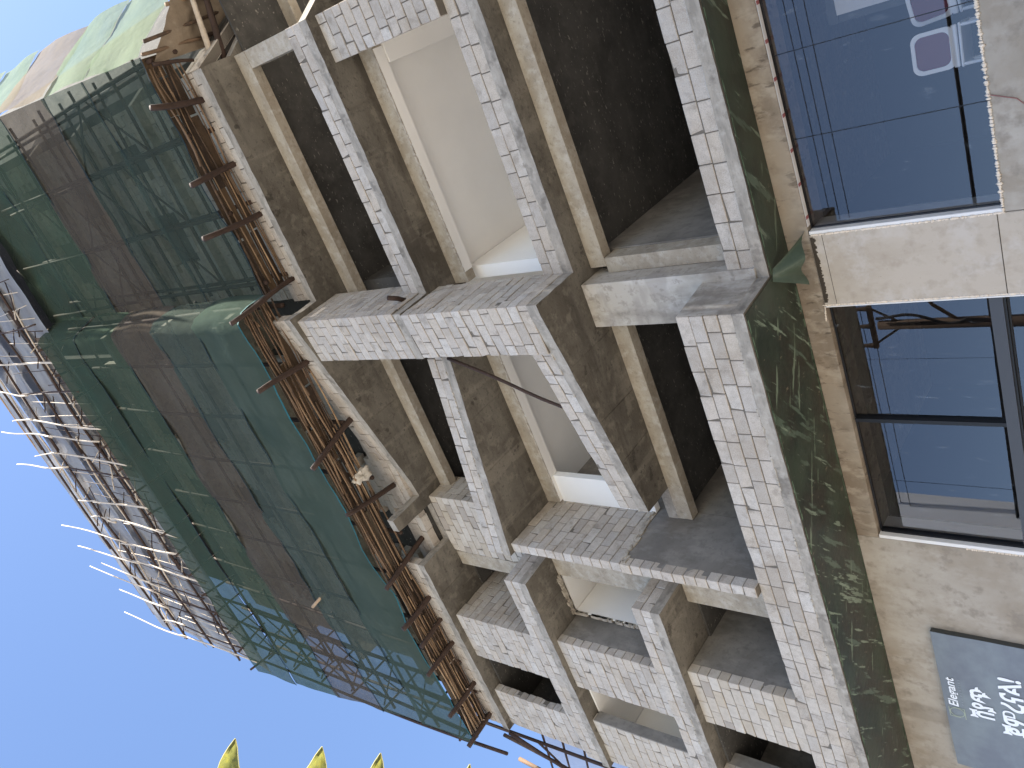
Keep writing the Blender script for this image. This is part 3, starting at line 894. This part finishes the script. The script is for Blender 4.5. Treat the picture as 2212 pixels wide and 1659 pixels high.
# the top lift: poles stand clear of the sheeting and catch the sun
TIPS = [(-6.3, 34.7), (-6.93, 37.0), (-7.65, 35.1), (-8.25, 38.1), (-11.5, 38.0), (-12.42, 37.8), (-13.4, 36.3), (-13.9, 38.2), (-14.66, 36.4), (-16.2, 38.0), (-9.6, 33.6), (-10.4, 33.4), (-5.2, 33.8), (-4.1, 33.5), (-3.0, 33.7), (-15.5, 33.5)]
for x, zt in TIPS:
    zk = 27 + R.uniform(-.4, 1.2)
    zm = R.uniform(31.2, 32.6)
    stick((x + R.uniform(-.15, .15), 7.62, zk), (x + R.uniform(-.1, .1), 7.5, zm + .6), R.uniform(.028, .036), 'standard_pole', M_palepole if R.random() < .4 else M_pole, bend=.05)
    stick((x + R.uniform(-.1, .1), 7.50, zm), (x + (R.uniform(-.25, .25)), 7.40, zt - .3), R.uniform(.027, .036), 'standard_pole', M_palepole, bend=.07, taper=.6)
for zc, yl in ((28.6, 7.68), (30.6, 7.66), (32.5, 7.6), (34.0, 7.58)):
    for (xa, xb) in ((-16.5, -11.8), (-12.2, -7.0), (-7.6, -2.4), (-3.0, 1.6)):
        stick((xa, yl + R.uniform(-.05, .05), zc + R.uniform(-.1, .1)), (xb, yl, zc + R.uniform(-.15, .15)), .04, 'ledger_pole', bend=.08, seg=9)
        if R.random() < .6: stick((xa + 1, yl + .1, zc + .25 + R.uniform(-.2, .3)), (xb, yl + .1, zc - .2), .03, 'brace_pole', M_palepole, bend=.1, seg=8)
for i in range(60):
    x = -16.4 + i * .27
    z = R.choice((27.7, 28.0, 28.6, 29.4, 30.6, 32.4, 33.4))
    stick((x, 7.5, z + R.uniform(-.2, .2)), (x + R.uniform(.3, 1.0), 7.95 + R.uniform(0, .5), z + R.uniform(.2, 1.5)), .020, 'brace_pole', R.choice((M_pole, M_pole, M_palepole)), bend=.04, seg=4)
for i in range(16):
    x = -16.4 + i * .85
    stick((x, 7.45, 27.6), (x + R.uniform(-.2, .2), 8.7, 27.6 + R.uniform(-.1, .1)), .04, 'putlog_pole', seg=4)
part('board', MB().box(-8.4, -3.4, 7.80, 7.83, 27.45, 28.35), M_board, SF)
for i in range(44):
    x = -16.3 + i * .41
    stick((x, 7.78, 27.3), (x + R.uniform(-.25, .25), 7.72, R.uniform(29.5, 34.2)), .015, 'tie_pole', R.choice((M_pole, M_pole, M_palepole)), bend=.03, n=4, seg=3)
# poles below the left end
for k in range(7):
    z = 14.9 - k * .62
    stick((-15.55, 8.7 + .04 * k, z), (-18.0, 8.5, z + .25), .032, 'ledger_pole', seg=5)
stick((-15.7, 8.3, 15.9), (-17.0, 8.3, 10.5), .05, 'standard_pole', M_stick, bend=.1)
stick((-15.6, 8.35, 15.7), (-16.5, 8.3, 12.6), .05, 'standard_pole', bend=.07)
stick((-16.35, 8.2, 15.6), (-16.7, 8.2, 10.5), .055, 'standard_pole', M_stick, bend=.12)
stick((-15.6, 8.4, 14.8), (-17.2, 8.3, 13.2), .03, 'brace_pole')
# right-hand corner beyond the first bay
stick((.95, 9.55, 16.12), (2.9, 9.9, 16.1), .06, 'putlog_pole', M_palepole)
stick((1.0, 9.72, 16.0), (2.9, 10.2, 16.05), .07, 'putlog_pole')
for (a, b, m) in (((1.74, 8.55), (1.9, 11.3), M_stick), ((1.55, 8.4), (1.5, 9.7), M_stick), ((1.52, 9.7), (1.5, 11.6), M_pole), ((2.2, 9.3), (2.25, 11.8), M_stick), ((1.35, 8.5), (1.2, 9.3), M_pole)):
    stick((*a, 16.28), (*b, 16.28), .036, 'stick', m)

# ---------------------------------------------------------------- nets, sheeting, tarpaulin
def strip(name, path, zb, zt, mat, label, hem=None, amp=.065, seed=0, group=None, rows=7, lean=lambda u, z: 0):
    """path: plan points with arc weight; zb / zt: functions of arc fraction"""
    P_ = [Vector(p) for p in path]
    seg = [(b - a).length for a, b in zip(P_[:-1], P_[1:])]
    T = sum(seg)
    n = max(8, int(T / .2))
    def at(t):
        s = t * T
        for (a, b, l) in zip(P_[:-1], P_[1:], seg):
            if s <= l + 1e-6:
                d = (b - a).normalized()
                return a.lerp(b, min(1, s / l)), Vector((d.y, -d.x))
            s -= l
        return P_[-1], Vector((0, -1))
    def fn(u, v):
        p, nr = at(u)
        s = u * T
        ed = .09 * mnoise.noise(Vector((s * .55, seed * 7.3 + round(v) * 3.1, 2))) + .03 * mnoise.noise(Vector((s * 2.3, seed + round(v), 5)))
        z = lerp(zb(u), zt(u), v) + ed * abs(2 * v - 1)
        bel = amp * (mnoise.noise(Vector((s * .7, z * .5, seed))) * 1.6 + .5 * mnoise.noise(Vector((s * 2.1, z * 1.1, seed + 9)))) + .05 * math.sin(math.pi * v) * abs(math.sin(s * math.pi / 1.5))
        q = p + nr * (bel + .02)
        return Vector((q.x + lean(u, z), q.y, z))
    o = part(name, MB().grid(fn, n, rows), mat, smooth=True)
    tag(o, label, 'safety net', group)
    hm = MB()
    pts_b = [fn(i / n, 0) for i in range(n + 1)]
    for a, b in zip(pts_b[:-1], pts_b[1:]):
        w = .012 + .02 * max(0, mnoise.noise(Vector((a.x * 1.3, a.z, 3)))) + .006
        f0 = Vector((0, -.012, 0))
        hm.add([a + f0 - Vector((0, 0, w)), b + f0 - Vector((0, 0, w)), b + f0 + Vector((0, 0, w)), a + f0 + Vector((0, 0, w))], [(0, 1, 2, 3)])
    part('hem', hm, hem or M_hem, o)
    return o
cst = lambda z: (lambda u: z)
xl = lambda z: -15.55 - max(0, z - 18) * .115
ZF2 = [16.36, 18.2, 20.1, 22.35, 24.85, 27.45]
ZF1 = [16.36, 18.62, 20.58, 23.2, 25.4, 27.8]
ZSD = [16.2, 18.9, 21.5, 24.6, 27.4, 30.5]
W = ['lowest', 'second lowest', 'middle', 'fourth', 'highest']
C2 = [(N_teal, 'dark teal'), (N_grey, 'grey green'), (N_brown, 'brown'), (N_green, 'green'), (N_olive, 'olive green')]
C1 = [(N_greyf1, 'thin grey green'), (N_greyf1, 'thin grey green'), (N_brown, 'brown'), (N_green, 'green'), (N_olive, 'olive green')]
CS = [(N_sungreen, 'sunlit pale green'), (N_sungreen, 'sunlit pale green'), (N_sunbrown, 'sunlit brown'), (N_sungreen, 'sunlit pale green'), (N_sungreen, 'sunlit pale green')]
GRP = 'safety net strips wrapped round the scaffold'
h = math.radians(58)
for i in range(5):
    strip('debris_net', [(-15.55, 7.7 - .012 * i), (-3.34, 7.62 - .012 * i), (-3.18, 8.36 - .012 * i)], cst(ZF2[i]), cst(ZF2[i + 1] + .14), C2[i][0],
          f'{C2[i][1]} net strip over the long left scaffold run, {W[i]} of its five', seed=i, group=GRP, hem=M_hem2 if i == 0 else M_hem, lean=lambda u, z: -max(0, z - 18) * .115 * (1 - u))
    strip('debris_net', [(-3.17, 8.37 - .012 * i), (1.52, 8.38 - .012 * i)], cst(ZF1[i]), cst(ZF1[i + 1] + .14), C1[i][0],
          f'{C1[i][1]} net strip over the right scaffold bay, {W[i]} of its five', seed=i + 20, group=GRP, lean=lambda u, z: (z - 16.3) * .065 * u)
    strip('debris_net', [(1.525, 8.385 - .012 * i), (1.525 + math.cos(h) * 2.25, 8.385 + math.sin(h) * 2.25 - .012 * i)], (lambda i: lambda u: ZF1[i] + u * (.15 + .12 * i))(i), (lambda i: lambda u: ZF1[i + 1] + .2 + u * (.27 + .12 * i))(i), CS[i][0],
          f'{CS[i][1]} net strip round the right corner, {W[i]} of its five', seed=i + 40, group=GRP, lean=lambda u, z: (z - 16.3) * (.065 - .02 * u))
# grey plastic sheeting behind the top poles, hung in three overlapping rows
SHW = ['lowest row just over the green net', 'second row up', 'third row up', 'top row under the bare pole tips']
for k, (za, zb_) in enumerate(((27.2, 31.4), (29.6, 33.8), (32.0, 36.2), (34.4, 37.2))):
    def fn(u, v, za=za, zb_=zb_, k=k):
        x = lerp(-16.85 - .5 * v - .12 * k, 1.8, u)
        z = lerp(za, zb_, v)
        sc = .10 * abs(math.sin((x + k * .4) * math.pi / 1.55))
        zz = z + (.06 * mnoise.noise(Vector((x * .8, k, 1))) if 0 < v < 1 else .12 * mnoise.noise(Vector((x * .6, k * 3, v * 5))))
        return Vector((x, 7.86 + v * .11 * (zb_ - za) + sc * math.sin(math.pi * v) + .05 * mnoise.noise(Vector((x * 1.2, z, k))), zz))
    o = part('plastic_sheet', MB().grid(fn, 110, 10), N_sheet, smooth=True)
    tag(o, f'grey plastic sheeting hung behind the topmost scaffold poles, {SHW[k]}', 'plastic sheet', 'grey sheeting along the top of the scaffold')
stick((-17.0, 8.18, 37.2), (-9.5, 8.18, 37.2), .03, 'ledger_pole', M_stick, bend=.05)
stick((-9.8, 8.18, 37.2), (1.6, 8.18, 37.2), .03, 'ledger_pole', M_stick, bend=.05)
o = part('plastic_sheet', MB().grid(lambda u, v: Vector((lerp(-15.6, -20.5, u), 9.3 + .15 * mnoise.noise(Vector((u * 5, v * 4, 3))), lerp(8.5, 15.9, v))), 16, 14), N_bluesheet, smooth=True)
tag(o, 'pale see-through plastic sheet behind bare poles at the left end of the block walls', 'plastic sheet')
# brown tarpaulin sagging under the corner
def tf(u, v):
    p = Vector((lerp(1.35, 2.5, u), 8.55 + u * 1.1 + v * 2.4, 16.36))
    p.z += .10 * mnoise.noise(Vector((u * 3.2, v * 4.2, 1))) - .13 * abs(math.sin(v * 6 + u * 2)) * math.sin(math.pi * u) + .05 * mnoise.noise(Vector((u * 8, v * 9, 4)))
    return p
o = part('tarpaulin', MB().grid(tf, 26, 34), M_tarp, smooth=True)
tag(o, 'crumpled brown tarpaulin sagging under the poles at the right corner of the platform', 'tarpaulin')

# ---------------------------------------------------------------- loose things on the building
o = part('leaning_pole', MB().tube([Vector((-5.0, 8.86, 12.5)).lerp(Vector((-6.12, 8.93, 10.1)), t / 8) + Vector((.02 * math.sin(t * .8), 0, .015 * math.sin(t * 1.3))) for t in range(9)], .033, 7, .9), M_pole, smooth=True)
tag(o, 'thin crooked brown pole leaning across the second floor balcony opening', 'pole')
o = part('pole_stub', MB().tube([(-3.62, 8.62, 13.05), (-3.72, 8.78, 13.0), (-3.84, 8.93, 13.0)], .045, 7), M_pole, smooth=True)
tag(o, 'short sawn pole stub sticking out of the shaded corner wall at slab height', 'pole')
o = part('pole_stub', MB().tube([(-11.6, 7.45, 20.1), (-11.45, 7.6, 19.9), (-11.3, 7.75, 19.7)], .045, 6), M_stick, smooth=True)
tag(o, 'short pale pole end poking through the brown net strip', 'pole')
def sack(u, v):
    a, b = u * 2 * math.pi, (v - .5) * math.pi
    r = 1 + .55 * mnoise.noise(Vector((math.cos(a) * 2, math.sin(a) * 2, v * 3)))
    return Vector((-7.62 + .17 * math.cos(b) * math.cos(a) * r, 8.36 + .26 * math.cos(b) * math.sin(a) * r, 16.28 + .045 * math.sin(b) * r + .05 * mnoise.noise(Vector((a * 1.5, b * 2, 7)))))
o = part('cement_sack', MB().grid(sack, 22, 10), M_bag, smooth=True)
tag(o, 'crumpled pale empty cement sack caught on the platform sticks', 'sack')

# banner on the left wall
BN = empty('banner', (-12.4, 10.1, 4.3), 'grey property sale banner with white lettering on the concrete wall', 'banner')
M_banner = material('grey banner cloth', (.145, .16, .19), .6, [(.9, 5, (1, 1, 1.5), .4, .7, .7, (.24, .28, .29)), (2.5, 5, (2.2, 1, .8), .52, .7, .3, (.12, .135, .165))], (3, .25, .03), spec=.4)
part('cloth', MB().grid(lambda u, v: Vector((lerp(-14.15, -10.975, u), 10.105 + .008 * mnoise.noise(Vector((u * 7, v * 5, 0))) , lerp(3.0, 5.63, v))), 40, 30), M_banner, BN, smooth=True)
s = MB()
s.box(-14.15, -10.975, 10.115, 10.185, 5.60, 5.626)
s.box(-11.0, -10.97, 10.112, 10.19, 3.0, 5.626)
s.box(-14.15, -14.12, 10.115, 10.185, 3.0, 5.6)
part('frame', s, M_boardframe, BN)
def text(body, x, z, size, mat, name, bold=0.0, shear=0.0, width=None, sp=1.0):
    cu = bpy.data.curves.new(name, 'FONT')
    cu.body, cu.size, cu.offset, cu.shear = body, size, bold, shear
    cu.space_character = sp
    o = bpy.data.objects.new(name, cu)
    C.objects.link(o)
    dg = bpy.context.evaluated_depsgraph_get()
    me = bpy.data.meshes.new_from_object(o.evaluated_get(dg))
    bpy.data.objects.remove(o)
    xs = [v.co.x for v in me.vertices]
    x0 = min(xs)
    k = (width / (max(xs) - x0)) if width else 1
    for v in me.vertices: v.co = Vector((x + (v.co.x - x0) * k, 10.092, z + v.co.y))
    me.materials.clear()
    return link(name, me, mat, BN)
text('Elegant', -12.625, 5.415, .205, M_letter, 'heading', .004, .12, .67)
text('PROPERTIES', -12.57, 5.325, .045, M_smallletter, 'tagline', 0, 0, .6, 1.9)
text('ሽያጭ', -12.78, 4.90, .40, M_letter, 'lettering', .012, .0, .74)
text('ጀምረናል!', -13.02, 4.44, .43, M_letter, 'lettering', .013, .0, 1.33)
s = MB()
for k in range(28):
    a0, a1 = k / 28 * 2 * math.pi, (k + 1) / 28 * 2 * math.pi
    q = []
    for (a, r) in ((a0, .98), (a1, .98), (a1, .86), (a0, .86)):
        q.append((-12.775 + .112 * r * math.cos(a), 10.093, 5.455 + .118 * r * math.sin(a)))
    s.add(q, [(0, 1, 2, 3)])
for (x0, x1, z0, z1) in ((-12.895, -12.66, 5.568, 5.58), (-12.895, -12.88, 5.42, 5.568), (-12.91, -12.66, 5.33, 5.344), (-12.672, -12.66, 5.344, 5.50)):
    s.add([(x0, 10.0935, z0), (x1, 10.0935, z0), (x1, 10.0935, z1), (x0, 10.0935, z1)], [(0, 1, 2, 3)])
part('emblem', s, M_logo, BN)

# wire on the sill wall
o = part('red_wire', MB().tube([(-2.65, 10.19, 3.86), (-2.75, 10.185, 3.6), (-3.1, 10.188, 3.3), (-3.35, 10.186, 3.05), (-3.9, 10.19, 2.7)], .006, 5), M_redwire, smooth=True)
tag(o, 'thin red wire trailing down the concrete wall below the window with the chairs', 'wire')

# ---------------------------------------------------------------- inside the shop: chairs and a display board
def rr(cx, cz, w, h, r, n=6):
    out = []
    for (sx, sz, a0) in ((1, 1, 0), (-1, 1, 90), (-1, -1, 180), (1, -1, 270)):
        for i in range(n + 1):
            a = math.radians(a0 + 90 * i / n)
            out.append((cx + sx * (w / 2 - r) + r * math.cos(a), cz + sz * (h / 2 - r) + r * math.sin(a)))
    return out
def chair(loc, rz, label):
    e = empty('chair', loc, label, 'chair', 'white chairs behind the shop glass')
    base = Vector(loc)
    Rm = Matrix.Rotation(rz, 3, 'Z')
    def ring(name, outer, inner, y0, y1, mat):
        s = MB()
        n = len(outer)
        vs = []
        for (ring_, y) in ((outer, y0), (inner, y0), (inner, y1), (outer, y1)):
            for (x, z) in ring_:
                lean = (z - .45) * .22
                vs.append(base + Rm @ Vector((x, y - lean, z)))
        fs = []
        for k in range(4):
            a, b = k * n, ((k + 1) % 4) * n
            for i in range(n): fs.append((a + i, a + (i + 1) % n, b + (i + 1) % n, b + i))
        s.add(vs, fs)
        return part(name, s, mat, e, smooth=False)
    ring('back_frame', rr(0, .70, .46, .44, .10), rr(0, .71, .37, .34, .08), -.22, -.19, M_chair)
    s = MB()
    q = rr(0, .71, .375, .345, .08)
    s.add([base + Rm @ Vector((x, -.205 - (z - .45) * .22, z)) for x, z in q], [tuple(range(len(q)))])
    part('back_panel', s, M_seat, e)
    def bxp(name, x0, x1, y0, y1, z0, z1, mat):
        s = MB().box(x0, x1, y0, y1, z0, z1)
        s.v = [tuple(base + Rm @ Vector(v)) for v in s.v]
        part(name, s, mat, e, bevel=.01)
    bxp('seat_frame', -.24, .24, -.22, .24, .42, .45, M_chair)
    bxp('seat', -.19, .19, -.16, .2, .452, .47, M_seat)
    bxp('back_rail', -.23, .23, -.235, -.20, .46, .52, M_chair)
    for x in (-.21, .21):
        for y in (-.2, .2): bxp('leg', x - .018, x + .018, y - .018, y + .018, 0, .42, M_chair)
chair((-2.17, 10.80, 3.71), .12, 'white chair with maroon back standing against the shop glass, whole back in view')
chair((-1.56, 11.0, 3.73), -.35, 'white chair with maroon back behind glass, cut by the edge of the picture')
o = part('display_board', MB().box(-1.60, .6, 11.52, 11.56, 4.75, 5.72), M_board2)
tag(o, 'large pale display board leaning inside the shop behind the glass', 'board')
part('frame', MB().box(-1.70, .7, 11.55, 11.62, 5.72, 5.85).box(-1.70, -1.60, 11.565, 11.62, 4.7, 5.72), M_boardframe, o)

# ---------------------------------------------------------------- across the street (seen in the glass), and an unseen shading block
UP = empty('utility_pole', (-13.65, -5, 0), 'dark wooden utility pole with crossarm mirrored in the left shop window', 'utility pole')
part('shaft', MB().tube([(-13.65, -5, 0), (-13.65, -5, 6), (-13.62, -5, 11.4)], [.22, .2, .16], 10), M_creo, UP, smooth=True)
part('crossarm', MB().box(-14.5, -12.9, -5.1, -4.95, 11.55, 11.7), M_creo, UP)
part('brace', MB().tube([(-13.65, -5, 10.6), (-14.3, -5, 11.55)], .04, 6).tube([(-13.6, -5, 10.6), (-13.0, -5, 11.55)], .04, 6), M_creo, UP)
for x in (-14.4, -13.65, -12.98): part('insulator', MB().tube([(x, -5, 11.7), (x, -5, 12.1)], [.09, .06], 8), M_creo, UP)
part('cable_loop', MB().tube([(-13.3 + .35 * math.sin(t * .6) * (t / 10), -4.85, 11.4 - t * .28) for t in range(11)], .05, 6), M_wire, UP)
part('lamp_arm', MB().tube([(-13.5, -5, 9.0), (-12.9, -4.9, 9.6), (-12.2, -4.8, 9.9)], .06, 6), M_creo, UP)
for i, (z, y) in enumerate(((12.2, -5), (11.93, -5.02), (11.6, -4.98))):
    o = part('power_line', MB().tube([Vector((lerp(-60, 40, t / 40), y, z + .0004 * (lerp(-60, 40, t / 40) + 13.6) ** 2 * .5)) for t in range(41)], .013, 5), M_wire, smooth=True)
    tag(o, ('topmost', 'middle', 'lowest')[i] + ' of the three black power lines mirrored in the shop glass', 'power line', 'power lines along the street')
o = part('power_line', MB().tube([Vector((lerp(-60, 40, t / 40), -5.0, 8.0 + .002 * (lerp(-60, 40, t / 40) + 6) ** 2 * .2)) for t in range(41)], .06, 6), M_wire, smooth=True)
tag(o, 'thick black bundled cable mirrored low across the window with the chairs', 'power line')
OB = part('opposite_building', MB().prism([(-46, -16), (-21.0, -5.2), (-32, .3), (-52, -2)], 0, 19), M_opp)
tag(OB, 'plain pale building across the street mirrored at the left end of the glass', 'building')
part('roof_slab', MB().prism([(-46.5, -16.5), (-20.6, -5.3), (-32, .8), (-52.6, -2)], 19.003, 19.25), M_edge, OB)
SHADE_BLOCK = part('added_shade_block', MB().box(8, 20, 4.5, 16.5, 0, 21), M_wall)  # out of view, added only to keep light off the right-facing walls
tag(SHADE_BLOCK, 'plain unseen block added on the right to shade the right-facing walls', 'building')

# ---------------------------------------------------------------- leaves at the left edge of the view
TR = empty('leafy_tree', (-2.3, -.35, 0), 'broad pointed yellow green leaves reaching into the sky at the picture edge', 'tree')
def ray_pt(x, y, d):
    v = F_ * FPX + R_ * (829.5 - y) + U_ * (1106 - x)
    v.normalize()
    return EYE + v * d
trunk = MB().tube([(-2.3, -.35, 0), (-2.28, -.3, 1.0), (-2.2, -.25, 2.0), (-2.1, -.2, 2.6)], [.07, .06, .05, .035], 8)
part('trunk', trunk, M_bark, TR, smooth=True)
def leaf(tip, basep, width, twist, curl):
    tip, basep = Vector(tip), Vector(basep)
    d = (tip - basep)
    L = d.length
    d.normalize()
    view = ((tip + basep) / 2 - EYE).normalized()
    side = d.cross(view).normalized()
    nrm = side.cross(d)
    side = side * math.cos(twist) + nrm * math.sin(twist)
    nrm = d.cross(side)
    s = MB()
    vs, rows = [], 12
    for i in range(rows + 1):
        t = i / rows
        w = width * min(1.0, (t * 3) ** .7) * max(0, 1 - max(0, (t - .45) / .55) ** 1.9) ** .9
        if i == rows: w = .0004
        for k in range(5):
            u = (k - 2) / 2
            vs.append(basep + d * (L * t) + side * (u * w) + nrm * (curl * t * t * L - .25 * w * (1 - abs(u)) + .006 * math.sin(t * 14 + u * 3)))
    fs = [(i * 5 + k, i * 5 + k + 1, (i + 1) * 5 + k + 1, (i + 1) * 5 + k) for i in range(rows) for k in range(4)]
    s.add(vs, fs)
    o = part('leaf', s, M_leaf, TR, smooth=True)
    rim_ = MB()
    for k in (0, 4):
        rim_.tube([vs[i * 5 + k] for i in range(2, rows + 1)], .0009, 4)
    part('leaf_margin', rim_, M_leafrim, o)
    return o
LV = [((510, 1593), (470, 1800), .026, .25, .06), ((695, 1611), (640, 1815), .030, -.25, .05), ((823, 1625), (792, 1830), .026, .2, .05), ((1015, 1650), (988, 1850), .022, .1, .04),
      ((590, 1700), (560, 1900), .03, .5, .1), ((900, 1690), (870, 1900), .03, -.4, .08), ((760, 1720), (740, 1950), .032, .3, .1), ((420, 1720), (430, 1950), .03, .3, .1), ((1100, 1730), (1080, 1950), .03, -.3, .1)]
tw = MB()
hub = ray_pt(760, 2150, 1.95)
tw.tube([(-2.1, -.2, 2.6), (hub + Vector((-2.1, -.2, 2.6))) / 2 + Vector((0, 0, .06)), hub], [.03, .018, .012], 6)
for (t, b, w, tws, cu) in LV:
    bp_ = ray_pt(*b, 1.88)
    leaf(ray_pt(*t, 1.8), bp_, w, tws, cu)
    tw.tube([hub, (hub + bp_) / 2 + Vector((0, 0, .02)), bp_], [.006, .004, .003], 5)
part('branch', tw, M_bark, TR, smooth=True)
